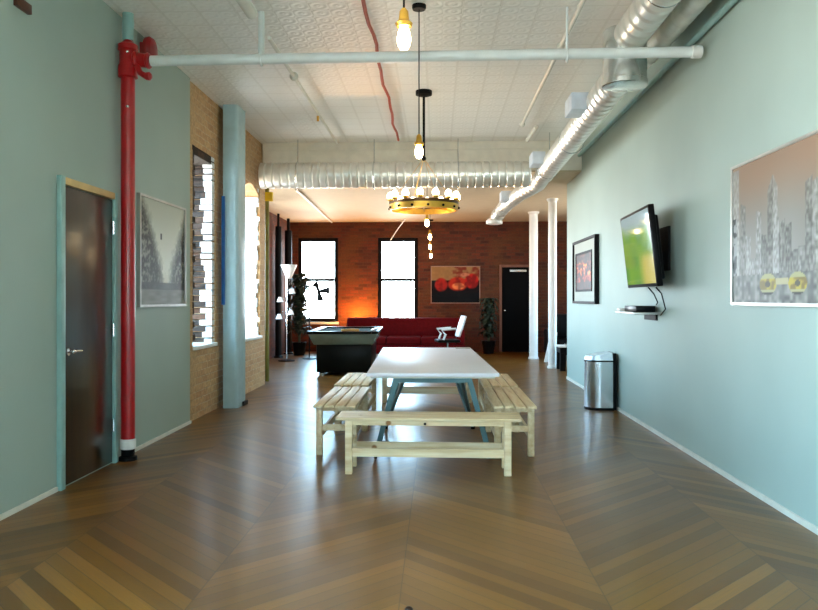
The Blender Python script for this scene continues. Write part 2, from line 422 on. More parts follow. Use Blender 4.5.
# return wall where the room widens, rear room walls
struct(M().box(BX0 - .3, LX - .43, 10.98, 11.21, 0, CZ2).build('wall_return_left', MAT_BRICK_T))
rl = [(12.0, 13.2, .8, 2.75), (14.0, 15.2, .8, 2.75)]  # out-of-view windows, put in to light the rear room
struct(wall_with_holes('w', None, 'Y', 11.21, YF, BX0 - .3, BX0, CZ2, rl).build('wall_rear_left', MAT_BRICK_R))
for i, r in enumerate(rl): sash('window_%d' % (5 + i), 'Y', BX0 - .15, r[0], r[1], r[2], r[3], MAT_BLACK, vert=0)
bh = [(-3.38, -2.40, .72, 2.76), (-1.43, -.46, .72, 2.76), (1.56, 2.28, 0, 2.04)]
struct(wall_with_holes('w', None, 'X', BX0 - .3, BX1, YF, YF + .3, CZ2, bh).build('wall_rear', MAT_BRICK_R))
sash('window_7', 'X', YF + .06, -3.38, -2.40, .72, 2.76, MAT_BLACK, t=.09, portal_dir=-1)
sash('window_8', 'X', YF + .06, -1.43, -.46, .72, 2.76, MAT_BLACK, t=.09, portal_dir=-1)
for n, (a, b) in zip(('trim_4', 'trim_5'), ((-3.40, -2.38), (-1.45, -.44))):
    struct(M().box(a, b, YF - .05, YF + .1, .66, .72).build(n, MAT_WHITE, bevel=.006))
rr = [(13.2, 15.4, .9, 2.7)]  # out-of-view window, added to light the right side of the rear room
struct(wall_with_holes('w', None, 'Y', 12.21, YF, BX1, BX1 + .3, CZ2, rr).build('wall_rear_right', MAT_BRICK_R))
sash('window_9', 'Y', BX1 + .15, 13.2, 15.4, .9, 2.7, MAT_BLACK, vert=1, portal_dir=-1)
struct(M().box(RX, RX + .25, YB, 12.21, 0, CZ).build('wall_right', MAT_WALL))
struct(M().box(RX + .25, BX1 + .3, 12.0, 12.21, 0, CZ2).build('wall_return_right', MAT_CREAM))
# wall behind the camera, with an unseen window added for fill light
fh = [(.5, 1.3, .9, 2.8)]
struct(wall_with_holes('w', None, 'X', LX - .3, RX + .25, YB - .3, YB, CZ, fh).build('wall_front', MAT_WALL))
for i, r in enumerate(fh): sash('window_%d' % (10 + i), 'X', YB - .15, r[0], r[1], r[2], r[3], MAT_WHITE, vert=1, portal_dir=1)
struct(M().box(LX, LX + .015, 5.9, 7.69, 0, .03).box(LX, LX + .015, YB, 4.95, 0, .03).build('baseboard_left', MAT_PIPEW))
struct(M().box(RX - .015, RX, YB, 12.21, 0, .035).build('baseboard_right', MAT_PIPEW))

# ------------------------------------------------------------------ door in the left wall
d = struct(M().box(LX - .02, LX + .012, 5.02, 5.80, .012, 2.07).build('door_1', MAT_DOOR, bevel=.003))
fr = M().box(LX, LX + .035, 4.955, 5.015, 0, 2.13).box(LX, LX + .035, 5.805, 5.86, 0, 2.13)
M().box(LX, LX + .034, 5.016, 5.804, 2.075, 2.125).build('door_header', simple('tan_header_wood', rgb(205, 170, 115), .5), d, bevel=.003)
fr.build('door_frame', MAT_FRAME, d, bevel=.004)
h = M().lathe([(.028, 0), (.028, .01), (.012, .012), (.012, .045)], (LX + .012, 5.085, .93), 16, 'X').tube([(LX + .055, 5.085, .93), (LX + .06, 5.13, .932), (LX + .058, 5.19, .928)], .010, 10).ball((LX + .055, 5.085, .93), .017)
h.build('door_handle', MAT_CHROME, d)
for z in (.3, 1.05, 1.85):
    M().tube([(LX + .02, 5.803, z - .05), (LX + .02, 5.803, z + .05)], .008, 8).build('hinge', MAT_STEEL, d)
# rear door
d = struct(M().box(1.555, 2.285, YF + .03, YF + .07, 0, 2.045).build('door_2', simple('black_door_paint', rgb(6, 6, 7), .8)))
M().box(1.50, 1.56, YF - .03, YF + .02, 0, 2.10).box(2.28, 2.34, YF - .03, YF + .02, 0, 2.10).box(1.56, 2.28, YF - .03, YF + .02, 2.04, 2.10).build('door_frame', simple('brown_door_frame', rgb(120, 72, 50), .5), d)
M().box(1.75, 2.15, YF - .02, YF + .03, 1.93, 1.98).build('door_closer', MAT_STEEL, d)
M().ball((1.63, YF, 1.0), .03).build('door_knob', MAT_STEEL, d)

# ------------------------------------------------------------------ painted column between the brick windows
t = thing('painted_column', 'pale blue painted square column with rounded corner between the two left brick windows', 'column', (-2.45, 8.93, 0))
pts = [(-.07, -.18, 0), (.06, -.18, 0)] + [(.105 - .045 + .045 * math.sin(a), -.18 + .045 - .045 * math.cos(a), 0) for a in [PI / 8 * i for i in range(1, 5)]] + [(.105, .17, 0), (-.07, .17, 0)]
M().poly(pts, (0, 0, CZ)).build('shaft', MAT_COL, t)
M().box(-.10, .13, .02, .20, .0, .05).build('base_plate', MAT_BLACK, t)
tag(M().box(-2.535, -2.495, 8.733, 8.7505, 1.22, 2.5).build('blue_strip_panel', MAT_BLUE, bevel=.003), 'narrow deep blue upright strip on the front side of the pale column', 'panel')

# ------------------------------------------------------------------ red standpipe and fittings
t = thing('fire_standpipe', 'bright red vertical fire pipe beside the dark door, white collar at its foot', 'pipe', (-2.478, 5.93, 0))
t.scale = (1, 1, .987)
M().tube([(0, 0, .16), (0, 0, 3.12)], .055, 20).build('riser', MAT_RED, t)
M().lathe([(.05, .09), (.062, .095), (.062, .17), (.056, .175)], seg=20).build('collar', MAT_WHITE, t)
M().lathe([(.07, 0), (.07, .03), (.052, .035), (.052, .095)], seg=20).build('foot', MAT_BLACK, t)
M().lathe([(.055, 3.10), (.075, 3.11), (.075, 3.2), (.066, 3.22), (.066, 3.32), (.078, 3.33), (.078, 3.37), (.05, 3.39), (.03, 3.41)], seg=20).build('tee_fitting', MAT_RED, t)
M().tube([(0, 0, 3.26), (.10, 0, 3.25), (.18, 0, 3.24)], [.06, .058, .055], 18).torus((.07, 0, 3.253), .055, .018, 20, 8, 'X').torus((.165, 0, 3.243), .05, .016, 20, 8, 'X').build('branch_elbow', MAT_RED, t)
v = M().tube([(.08, -.02, 3.2), (.12, -.05, 3.13), (.17, -.06, 3.10)], .024, 12).lathe([(.03, 0), (.035, .03), (.018, .045)], (.17, -.06, 3.10), 14, 'X').build('drain_valve', MAT_RED, t)
for z in (3.15, 3.3, 2.86):
    M().ball((.02, -.058, z), .013, seg=8).build('bolt', MAT_STEEL, t)
t = thing('alarm_bell', 'round dark red alarm gong on the left wall behind the pipe elbow', 'alarm bell', (LX - .004, 6.42, 3.455))
M().box(0, .05, -.05, .05, -.05, .05).build('back_box', MAT_REDD, t)
M().lathe([(.105, 0), (.11, .03), (.09, .06), (.04, .075)], (.05, 0, 0), 24, 'X').build('gong', MAT_REDD, t)
tag(M().tube([(-2.478, 5.93, 3.367), (-2.478, 5.93, CZ)], .045, 16).build('teal_pipe', MAT_FRAME), 'teal painted pipe stub rising from the red fitting to the ceiling', 'pipe')
tag(M().box(LX, LX + .03, 4.44, 4.60, 3.07, 3.13).build('wall_clip', simple('brown_metal', rgb(80, 40, 20), .5), bevel=.004), 'small dark brown clip high on the left wall above the door', 'clip')

# pale pipe crossing the room
t = thing('crossing_pipe', 'pale blue pipe running across the room under the white ceiling', 'pipe', (0, 5.93, 3.20))
M().tube([(-2.29, 0, 0), (1.98, 0, .02)], .042, 18).build('pipe_run', MAT_PIPEB, t)
M().lathe([(.044, 0), (.05, .005), (.05, .07), (.046, .08)], (1.98, 0, .02), 18, 'X').build('end_cap', MAT_WHITE, t)
for x in (-1.40, 1.02):
    M().tube([(x, 0, .045), (x, 0, CZ - 3.20)], .010 if x != -1.4 else .026, 8).torus((x, 0, .0), .05, .008, 20, 6, 'X').build('hanger', MAT_PIPEB if x != -2.05 else MAT_BLACK, t)

# ------------------------------------------------------------------ ducts
def ridged(m, pts, r, period=.15, depth=.014, seg=24):
    """spiral duct: a narrow pressed seam every period along the run"""
    P = [Vector(p) for p in pts]; out = []; rs = []
    for a, b in zip(P, P[1:]):
        L_ = (b - a).length; n = max(1, round(L_ / period)); d = (b - a) / n
        for i in range(n):
            o = a + d * i
            for f, q in ((0., 0), (.62, 0), (.74, 1), (.88, 1)):
                out.append(o + d * f); rs.append(r - depth * q)
    out.append(P[-1]); rs.append(r)
    return m.tube(out, rs, seg)
t = thing('spiral_duct', 'silver spiral duct running the length of the right wall with an offset box', 'duct', (0, 0, 0))
ridged(M(), [(1.57, -2.9, 3.435), (1.57, 6.2, 3.435)], .14, .17).build('near_run', MAT_GALV, t)
M().lathe([(.17, 3.045), (.185, 3.05), (.185, 3.09), (.178, 3.10), (.178, 3.50), (.17, 3.51)], (1.55, 6.26, 0), 30).build('drop_box', simple('bright_duct_steel', rgb(215, 218, 215), .2, .95), t)
ridged(M(), [(1.53, 6.38, 3.16), (1.53, 10.75, 3.07)], .135).build('far_run', MAT_GALV, t)
ridged(M(), [(1.53, 10.76, 3.07), (1.50, 11.2, 3.0), (1.33, 12.0, 2.97), (1.24, 13.3, 2.96), (1.2, 13.55, 2.93), (1.14, 13.72, 2.86), (1.07, 13.8, 2.74)], .12, .15).build('tail_run', MAT_GALV, t)
M().lathe([(.10, 0), (.15, -.04), (.15, -.10), (.1, -.11)], (1.05, 13.82, 2.76), 22).build('outlet', MAT_WHITE, t)
for (x, y, z) in ((1.375, 7.3, 3.14), (1.365, 10.1, 3.13), (1.17, 12.6, 2.97)):
    M().box(x - .11, x + .06, y - .18, y + .18, z - .06, z + .10).build('side_register', simple('pale_blue_register', rgb(205, 214, 225), .4), t, bevel=.006)
for y in (1.5, 3.4, 5.2, 8.6, 10.4):
    z = 3.435 if y < 6 else 3.09; r = .143
    M().torus((1.56 if y < 6 else 1.53, y, z), r, .006, 28, 6, 'Y').tube([(1.55, y, z + r), (1.55, y, CZ)], .006, 6).build('strap', MAT_STEEL, t)
t = thing('cross_duct', 'silver spiral duct spanning the room below the beam', 'duct', (0, 10.72, 3.06))
ridged(M(), [(LX + .03, 0, 0), (1.32, 0, 0)], .185, .11, .014, 28).build('duct_run', MAT_GALV, t)
for x in (-2.0, -.9, .3): M().torus((x, 0, 0), .196, .006, 30, 6, 'X').tube([(x, 0, .19), (x, 0, .515)], .006, 6).build('strap', MAT_STEEL, t)
t = thing('small_duct', 'thin pale duct tucked between the spiral duct and the right wall', 'duct', (1.88, 0, 3.46))
ridged(M(), [(0, -2.9, 0), (0, 6.7, 0)], .085, .2, .006, 18).build('duct_run', MAT_GALVD, t)
M().lathe([(.09, 0), (.09, .03), (.05, .04)], (0, 6.7, 0), 18, 'Y').build('end_cap', MAT_GALVD, t)
tag(M().tube([(2.06, -2.9, 3.37), (2.06, 12.0, 3.37)], .026, 10).build('wall_conduit', MAT_FRAME), 'long teal conduit running along the top of the right wall', 'conduit')

# ceiling pipes
t = thing('ceiling_pipe', 'beige ceiling pipe left of centre, thick near end and thin far end', 'pipe', (-1.42, 0, 3.48))
M().tube([(0, -2.9, .0), (0, 5.7, .0)], .045, 12).build('thick_run', MAT_PIPEW, t)
M().tube([(0, 6.3, .02), (0, 10.6, .02)], .018, 10).ball((0, 7.4, .02), .045, seg=10).build('thin_run', MAT_PIPEW, t)
M().tube([(0, 8.9, -.01), (0, 8.9, -.07)], .014, 8).build('sprinkler_head', MAT_BRASS, t)
t = thing('ceiling_pipe', 'white ceiling pipe right of centre ending before the beam', 'pipe', (1.08, 0, 3.50))
M().tube([(0, -2.9, 0), (0, 9.6, 0)], .02, 10).build('pipe_run', MAT_PIPEW, t)
for y in (4.5, 6.6, 9.55): M().ball((0, y, 0), .035, seg=10).build('coupling', MAT_PIPEW, t)
tag(M().tube([(1.28, 9.7, 3.5), (1.26, 10.5, 3.5)], .028, 10).build('pipe_stub', MAT_PIPEW), 'short white pipe stub on the ceiling just before the beam', 'pipe')
pts = [(-.55 + .012 * math.sin(y * 3.1) + .008 * math.sin(y * 7), y, 3.535) for y in [-2.9 + .25 * i for i in range(55)]]
tag(M().tube(pts, .016, 8).build('red_conduit', MAT_REDC), 'thin wavy red conduit running along the middle of the ceiling', 'conduit')
tag(M().tube([(-2.36, 12.5, 3.117), (-2.52, 17.9, 3.117)], .022, 8).build('rear_conduit', MAT_PIPEW), 'thin white conduit on the lower ceiling of the rear room', 'conduit')
tag(M().tube([(-.72, 17.3, CZ2), (-.92, 17.75, 2.95), (-1.12, 18.08, 2.70)], .013, 6).build('hanging_cable', MAT_PIPEW), 'thin white cable slanting down to the top of the second rear window', 'cable')

# ------------------------------------------------------------------ pendants and chandelier
def pendant(y, zb, label, x=-.15, cz=CZ, dark=False):
    t = thing('pendant_lamp', label, 'pendant lamp', (x, y, zb), group='bare bulb pendants in a row')
    top = cz - zb
    M().tube([(0, 0, .1), (0, 0, top - .03)], .005, 6).build('cord', MAT_BLACK, t)
    M().lathe([(.05, top - .035), (.055, top - .02), (.055, top)], seg=18).build('canopy', MAT_BLACK, t)
    M().lathe([(.034, .03), (.04, .045), (.024, .06), (.02, .1), (.008, .115)], seg=16).build('socket', MAT_BRASS, t)
    M().lathe([(.004, -.075), (.018, -.07), (.029, -.05), (.032, -.025), (.027, .005), (.016, .032), (.014, .045)], seg=16).build('bulb', MAT_BULB, t)
    return t
pendant(3.4, 2.50, 'bare bulb pendant with brass socket, the nearest hanging above the crossing pipe')
pendant(5.84, 2.46, 'bare bulb pendant on a long cord, second nearest, against the beam', x=-.14)
pendant(11.3, 2.45, 'bare bulb pendant in the rear room, just below the chandelier ring', x=-.15, cz=CZ2)
pendant(13.9, 2.45, 'bare bulb pendant in the rear room, highest of the lower three', x=-.13, cz=CZ2)
pendant(16.2, 2.42, 'bare bulb pendant in the rear room, middle of the lower three', x=-.15, cz=CZ2)
pendant(17.6, 2.31, 'bare bulb pendant in the rear room, the lowest and closest to the brick wall', x=-.14, cz=CZ2)

t = thing('chandelier', 'round wagon wheel chandelier with brass cups and a crown of glowing globes', 'chandelier', (-.145, 8.26, 2.335))
R0 = .37
m = M(); n = 48
for (r0, r1, z0, z1) in ((R0 - .012, R0 + .012, -.012, .02),):
    rr_ = []
    for k in range(n):
        a = 2 * PI * k / n; c, s_ = math.cos(a), math.sin(a)
        rr_.append([m._v((r * c, r * s_, z)) for r, z in ((r0, z0), (r1, z0), (r1, z1), (r0, z1))])
    for k in range(n):
        A, B = rr_[k], rr_[(k + 1) % n]
        for q in range(4): m.b.faces.new((A[q], A[(q + 1) % 4], B[(q + 1) % 4], B[q]))
m.build('wheel_rim', simple('dark_bronze', rgb(95, 62, 25), .4, .6), t)
m = M(); rr_ = []
for k in range(n):
    a = 2 * PI * k / n; c, s_ = math.cos(a), math.sin(a)
    rr_.append([m._v((r * c, r * s_, z)) for r, z in ((R0 - .015, -.075), (R0 + .005, -.075), (R0 + .014, -.0125), (R0 - .006, -.0125))])
for k in range(n):
    A, B = rr_[k], rr_[(k + 1) % n]
    for q in range(4): m.b.faces.new((A[q], A[(q + 1) % 4], B[(q + 1) % 4], B[q]))
lr = m.build('lower_ring', MAT_BRASS, t)
for k in range(14):
    a = 2 * PI * (k + .8) / 14; M().ball(((R0 + .014) * math.cos(a), (R0 + .014) * math.sin(a), -.05), .014, seg=8).build('rivet', MAT_BLACK, lr)
m = M()
for k in range(4):
    a = PI * k / 4; c, s_ = math.cos(a), math.sin(a)
    m.bar((-R0 * c, -R0 * s_, -.03), (R0 * c, R0 * s_, -.03), .02, .02)
m.build('spokes', MAT_BRASS, t)
for k in range(14):
    a = 2 * PI * (k + .3) / 14; c, s_ = math.cos(a), math.sin(a)
    g = M().lathe([(.012, .0), (.03, .012), (.034, .03)], (R0 * c, R0 * s_, .02), 12).build('bulb_cup', MAT_BRASS, t)
    M().ball((R0 * c, R0 * s_, .078), .037, 1, 1, 1.3, seg=14).build('globe_bulb', MAT_BULBC, g)
for k in range(4):
    a = PI / 2 * k + .4
    M().tube([(R0 * math.cos(a), R0 * math.sin(a), .02), (0, 0, .50)], .0022, 5).build('chain', MAT_BRASS, t)
M().tube([(.0, 0, .50), (0, 0, 1.18)], .014, 10).ball((0, 0, .50), .026, seg=12).build('stem', MAT_BLACK, t)
M().lathe([(.03, 1.18), (.09, 1.20), (.09, 1.245)], seg=20).build('canopy', MAT_BLACK, t)

# ------------------------------------------------------------------ pictures and screens on the side walls
def frame4(m, x0, x1, y0, y1, z0, z1, w):
    m.box(x0, x1, y0, y1, z0, z0 + w); m.box(x0, x1, y0, y1, z1 - w, z1)
    m.box(x0, x1, y0, y0 + w, z0 + w, z1 - w); m.box(x0, x1, y1 - w, y1, z0 + w, z1 - w); return m
def art_park(u, v):
    n = vnoise(u * 26, v * 24) * .5 + vnoise(u * 60, v * 55) * .5
    hz = .16; sky = mixc((.80, .80, .76), (.62, .63, .58), v)
    half = .05 + .62 * max(0, v - .25) ** 1.25            # open V of sky between the trees
    d = abs(u - .56) - half + (n - .5) * .16
    tree = mixc((.22, .23, .20), (.46, .47, .42), n)
    tree = mixc((.10, .11, .09), (.50, .51, .46), sm(.35, .75, n)); sky = mixc((.97, .97, .93), (.74, .75, .70), v); c = mixc(sky, tree, sm(-.06, .14, d))
    if abs(u - .5 + .06) < .018 and abs(v - .66) < .03: c = (.25, .25, .24)
    if v < .30 and abs(u - .56) < .035 + .25 * (.30 - v): c = mixc(c, (.86, .86, .82), .8)
    if v < hz: c = mixc((.55, .55, .52), (.42, .42, .40), vnoise(u * 8, v * 40))
    if hz - .02 < v < hz + .05: c = mixc(c, (.16, .16, .15), .75)
    return c
t = thing('framed_picture', 'framed black and white tree avenue photograph right of the red pipe', 'picture', (LX, 0, 0))
frame4(M(), 0, .035, 6.30, 7.47, 1.22, 2.20, .022).build('frame', MAT_SILVER, t)
M().box(0, .02, 6.32, 7.45, 1.24, 2.18).build('backing', MAT_BLACK, t)
canvas('print', art_park, t, (.0215, 6.32, 1.24), (0, 1.13, 0), (0, 0, .94), 110, 100)

def art_city(u, v):
    n = vnoise(u * 40, v * 30)
    c = mixc((.66, .64, .60), (.76, .62, .52), sm(.5, .95, v))
    c = mixc(c, (.80, .80, .78), .5 * sm(.25, 0, abs(u - .55)) * (1 - v))
    u = u + .02; k = int(u * 17); ht = .30 + .55 * hsh(k, 2.) * (.55 + abs(u - .5)) ; fx = u * 17 - k
    if abs(u - .47) < .05: ht = .86 - abs(u - .47) * 2
    if u < .10: ht = .98
    if v < ht:
        g = .46 + .30 * hsh(k, 9.)
        if u < .1: g = .78
        w = .34 * (vnoise(u * 90, v * 36) - .45) + (.05 if (int(v * 44) % 2 and .2 < fx < .8) else 0)
        c = (g + w, g + w - .01, g + w - .04)
        c = mixc(c, (.74, .70, .66), sm(.45, .9, v) * .55)
    if .02 < u < .07 and v < .62: c = mixc((.15, .17, .17), (.75, .75, .75), sm(.45, .6, n))
    if v < .20: c = mixc((.74, .74, .70), (.34, .34, .33), n)
    for (cx, s) in ((.42, 1.), (.70, .95), (.985, 1.)):
        dx, dy = (u - cx) / (.085 * s), (v - .125) / (.075 * s)
        if dx * dx + dy * dy < 1:
            c = mixc((.88, .78, .22), (.60, .50, .20), sm(.4, .7, n)) if abs(dy) < .5 else (.80, .78, .55)
            if dx * dx + (dy * 1.2) ** 2 < .1: c = (.35, .33, .2)
            if dy < -.72: c = (.2, .2, .18)
    if .50 < u < .62 and .12 < v < .16: c = (.85, .80, .60)
    return tuple(x * .76 for x in c)
t = thing('framed_picture', 'large silver framed city skyline picture with yellow taxis on the right wall', 'picture', (RX, 0, 0))
frame4(M(), -.03, 0, 3.94, 5.375, 1.25, 2.22, .02).build('frame', MAT_SILVER, t)
M().box(-.02, 0, 3.96, 5.355, 1.27, 2.20).build('backing', MAT_BLACK, t)
canvas('print', art_city, t, (-.0215, 5.355, 1.27), (0, -1.395, 0), (0, 0, .93), 170, 120)

def art_market(u, v):
    n = vnoise(u * 9, v * 9) * .6 + vnoise(u * 22, v * 22) * .4
    c = mixc((.12, .02, .02), (.60, .14, .05), sm(.3, .7, n))
    c = mixc(c, (.9, .62, .25), sm(.62, .8, n) * sm(.15, .6, v))
    if v < .22: c = mixc(c, (.12, .02, .02), .7)
    if v > .75: c = mixc(c, (.20, .14, .12), .6)
    return c
t = thing('framed_picture', 'black framed red picture with wide white mount on the right wall beyond the television', 'picture', (RX, 0, 0))
frame4(M(), -.06, 0, 9.80, 11.40, 1.22, 2.13, .035).build('frame', MAT_BLACK, t)
M().box(-.035, 0, 9.835, 11.365, 1.255, 2.095).build('mount', MAT_MAT, t)
canvas('print', art_market, t, (-.037, 11.20, 1.42), (0, -1.10, 0), (0, 0, .50), 60, 40)
frame4(M(), -.046, -.036, 10.07, 11.23, 1.39, 1.95, .03).build('inner_frame', MAT_BLACK, t)

# television
def art_tv(u, v):
    n = vnoise(u * 5, v * 6)
    c = mixc((.46, .62, .22), (.36, .55, .28), n)
    c = mixc(c, (.60, .68, .68), sm(.62, .92, v + .08 * (n - .5)))
    c = mixc(c, (.72, .68, .34), sm(.45, .75, u) * sm(.5, .3, v))
    return c
t = thing('television', 'flat screen television showing a green field, tilted down on its wall bracket', 'television', (1.893, 7.10, 1.755))
t.rotation_euler = (0, math.radians(-6.5), math.radians(-2.45))
for nm, mt, b in (('bezel', MAT_BLACKP, (-.02, .03, -.60, .60, -.355, .355)),): M().box(*b).build(nm, mt, t, bevel=.006)
M().box(.03, .085, -.48, .48, -.30, .27).build('rear_housing', MAT_BLACKP, t, bevel=.015)
canvas('screen', art_tv, t, (-.0215, .575, -.325), (0, -1.15, 0), (0, 0, .655), 70, 50, .05, emit=.75)
t = thing('television_bracket', 'black wall bracket holding the television', 'bracket', (RX, 7.08, 1.75))
M().box(-.02, 0, -.25, .25, -.2, .2).build('wall_plate', MAT_BLACK, t)
for y in (-.1, .1): M().bar((-.02, y, -.05), (-.118, y, -.05), .03, .05).build('arm', MAT_BLACK, t)
t = thing('wall_shelf', 'small floating shelf on the right wall under the television', 'shelf', (RX, 7.42, 1.165))
M().box(-.27, 0, -.36, .36, -.02, .0).build('shelf_board', MAT_SILVER, t, bevel=.003)
M().box(-.02, 0, -.2, .2, -.08, -.02).build('wall_plate', MAT_BLACK, t)
tag(M().box(1.88, 2.06, 7.16, 7.60, 1.167, 1.225).build('media_box', MAT_BLACKP, bevel=.005), 'black media box lying on the floating shelf', 'media player')
tag(M().box(1.84, 2.02, 7.62, 7.77, 1.167, 1.195).build('game_controller_box', MAT_WHITE, bevel=.008), 'small white box at the far end of the floating shelf', 'box')
for i, (y, lab) in enumerate(((6.78, 'black cable dangling under the near corner of the television'), (7.02, 'black cable from the television to the media box'))):
    tag(M().tube([(1.955, y, 1.397), (2.01, y + .02, 1.34), (2.07, y + .1, 1.26 if i else 1.2), (2.085, y + .3 if i == 0 else y + .2, 1.14 if i == 0 else 1.235)], .006, 6).build('cable', MAT_BLACK), lab, 'cable')

# ------------------------------------------------------------------ steel waste bin
t = thing('waste_bin', 'stainless steel half round waste bin standing against the right wall', 'bin', (1.90, 8.90, 0))
def dshape(r, back, z):
    return [(back, -r, z)] + [(-r * math.sin(a), -r * math.cos(a), z) for a in [PI * i / 20 for i in range(21)]] + [(back, r, z)]
M().poly(dshape(.165, .13, .03), (0, 0, .53)).build('body', MAT_STEEL, t)
M().poly(dshape(.172, .14, 0), (0, 0, .03)).build('base_ring', MAT_BLACKP, t)
M().poly(dshape(.170, .135, .56), (0, 0, .018)).build('rim', MAT_BLACKP, t)
m = M(); A = [m._v(p) for p in dshape(.165, .13, .578)]; B = []
for p in dshape(.155, .125, 0): B.append(m._v((p[0], p[1], .62 + .045 * sm(-.17, .13, p[0]))))
m.b.faces.new(A[::-1]); m.b.faces.new(B)
for k in range(len(A)): m.b.faces.new((A[k], A[(k + 1) % len(A)], B[(k + 1) % len(A)], B[k]))
m.build('lid', simple('pale_lid', rgb(215, 225, 232), .3, .5), t)
M().box(.13, .165, -.17, .17, .01, .66).build('back_panel', MAT_BLACKP, t)

# ------------------------------------------------------------------ benches and table
def bench(L, W, label, loc, rz, rail=.16, H=.42, group='pale pine benches around the white table'):
    t = thing('wooden_bench', label, 'bench', loc, rz, group)
    m = M(); n = 4; g = .012; w = (W - g * (n - 1)) / n
    for k in range(n):
        x = -W / 2 + k * (w + g); m.box(x, x + w, -L / 2, L / 2, H - .022, H)
    m.build('seat', MAT_PINE, t, bevel=.003)
    lw = .052; x1 = W / 2 - .012; y1 = L / 2 - .07
    for sx in (-1, 1):
        for sy in (-1, 1):
            xa, xb = sorted((sx * x1, sx * (x1 - lw))); ya, yb = sorted((sy * y1, sy * (y1 - lw)))
            M().box(xa, xb, ya, yb, 0, H - .0225).build('leg', MAT_PINE, t, bevel=.003)
    for sx in (-1, 1):
        xa, xb = sorted((sx * (x1 - .006), sx * (x1 - .03)))
        M().box(xa, xb, -y1 + lw + .001, y1 - lw - .001, H - .058, H - .0225).build('side_apron', MAT_PINE, t)
        xa, xb = sorted((sx * (x1 - .01), sx * (x1 - .036)))
        M().box(xa, xb, -y1 + lw + .001, y1 - lw - .001, rail - .03, rail + .03).build('stretcher', MAT_PINE, t)
    for sy in (-1, 1):
        ya, yb = sorted((sy * (y1 - .012), sy * (y1 - .036)))
        M().box(-x1 + lw + .001, x1 - lw - .001, ya, yb, .20, .25).build('end_rail', MAT_PINE, t)
        M().box(-x1 + lw + .001, x1 - lw - .001, ya, yb, H - .058, H - .0225).build('end_apron', MAT_PINE, t)
    return t
t = bench(1.36, .33, 'pine bench across the near end of the white table', (-.065, 5.65, 0), PI / 2 + math.radians(-1.0), rail=.16)
M().lathe([(.010, -.003), (.010, .0)], (-.1595, .02, .378), 10, 'X').build('bolt', MAT_BLACK, t)
bench(1.30, .35, 'pine bench on the left side of the table, nearer of two', (-.84, 6.76, 0), 0)
bench(1.22, .35, 'pine bench on the left side of the table, farther of two', (-.87, 8.18, 0), 0)
bench(1.30, .35, 'pine bench on the right side of the table, nearer of two', (.635, 6.76, 0), 0)
bench(1.20, .35, 'pine bench on the right side of the table, farther of two', (.64, 8.15, 0), 0)
bench(1.25, .33, 'pine bench across the far end of the white table', (-.13, 9.45, 0), PI / 2 + math.radians(1.0), rail=.14)

t = thing('long_table', 'long white topped table on splayed teal steel legs between the benches', 'table', (-.08, 7.54, 0), math.radians(1.75))
M().box(-.53, .53, -1.56, 1.56, .672, .70).build('table_top', MAT_TTOP, t, bevel=.004)
M().box(-.50, .50, -1.52, -1.48, .655, .6715).box(-.50, .50, 1.48, 1.52, .655, .6715).box(-.50, -.47, -1.48, 1.48, .655, .6715).box(.47, .50, -1.48, 1.48, .655, .6715).build('under_frame', MAT_PIPEW, t)
for s in (-1, 1):
    y = s * 1.47
    M().bar((-.30, y, .636), (.30, y, .636), .05, .036).build('crossbar', MAT_TEAL, t)
    for sx in (-1, 1):
        lg = M().bar((sx * .295, y, .65), (sx * .455, y, .05), .042, .03, up=(0, 1, 0)).build('leg', MAT_TEAL, t)
        M().lathe([(.026, -.011), (.026, .011)], (sx * .46, y, .026), 14, 'X').bar((sx * .458, y - .016, .03), (sx * .458, y - .016, .07), .045, .006).build('castor', MAT_BLACKP, lg)
        M().bar((sx * .24, y, .63), (sx * .43, s * .10, .04), .024, .034).build('brace', MAT_TEAL, t)
        M().lathe([(.022, 0), (.022, .03), (.015, .045)], (sx * .435, s * .085, 0), 12).build('brace_foot', MAT_BLACKP, t)
tag(M().box(-.10, .07, 8.86, 8.96, .7005, .712).build('tray', MAT_SILVER, bevel=.003, loc=(.32, 0, 0)), 'small thin silver tray lying at the far end of the white table', 'tray')

# small floor plug at the bottom of the view
tag(M().lathe([(.018, 0), (.018, .008), (.012, .016), (.004, .019)], (-.117, 3.115, 0), 16).build('floor_plug', simple('dark_brown_plug', rgb(40, 20, 8), .4)), 'tiny dark round plug in the wood floor at the bottom edge of the view', 'floor plug')

# ------------------------------------------------------------------ rear room: pool table
t = thing('pool_table', 'black pool table with a solid cabinet base in the rear room', 'pool table', (-1.60, 13.40, 0), math.radians(2))
M().box(-.44, .46, -.98, 1.0, .06, .555).build('cabinet', MAT_POOLG, t, bevel=.01)
m = M(); a = [(-.56, -1.17), (.56, -1.17), (.56, 1.17), (-.56, 1.17)]; b = [(-.48, -1.06), (.49, -1.06), (.49, 1.06), (-.48, 1.06)]
A = [m._v((x, y, .755)) for x, y in a]; B = [m._v((x, y, .556)) for x, y in b]
m.b.faces.new(A); m.b.faces.new(B[::-1])
for k in range(4): m.b.faces.new((A[k], A[(k + 1) % 4], B[(k + 1) % 4], B[k]))
m.build('apron', MAT_APRON, t, bevel=.02)
M().box(-.47, .47, -1.07, 1.07, .756, .77).build('playing_bed', MAT_FELT, t)
m = M(); m.box(-.58, -.475, -1.19, 1.19, .756, .80); m.box(.475, .58, -1.19, 1.19, .756, .80); m.box(-.475, .475, -1.19, -1.075, .756, .80); m.box(-.475, .475, 1.075, 1.19, .756, .80)
m.build('rail', MAT_POOLG, t, bevel=.01)
for sx in (-.52, .52):
    for sy in (-1.12, 0, 1.12):
        M().lathe([(.055, .79), (.055, .803), (.03, .803)], (sx, sy, 0), 14).build('pocket', MAT_BLACKP, t)
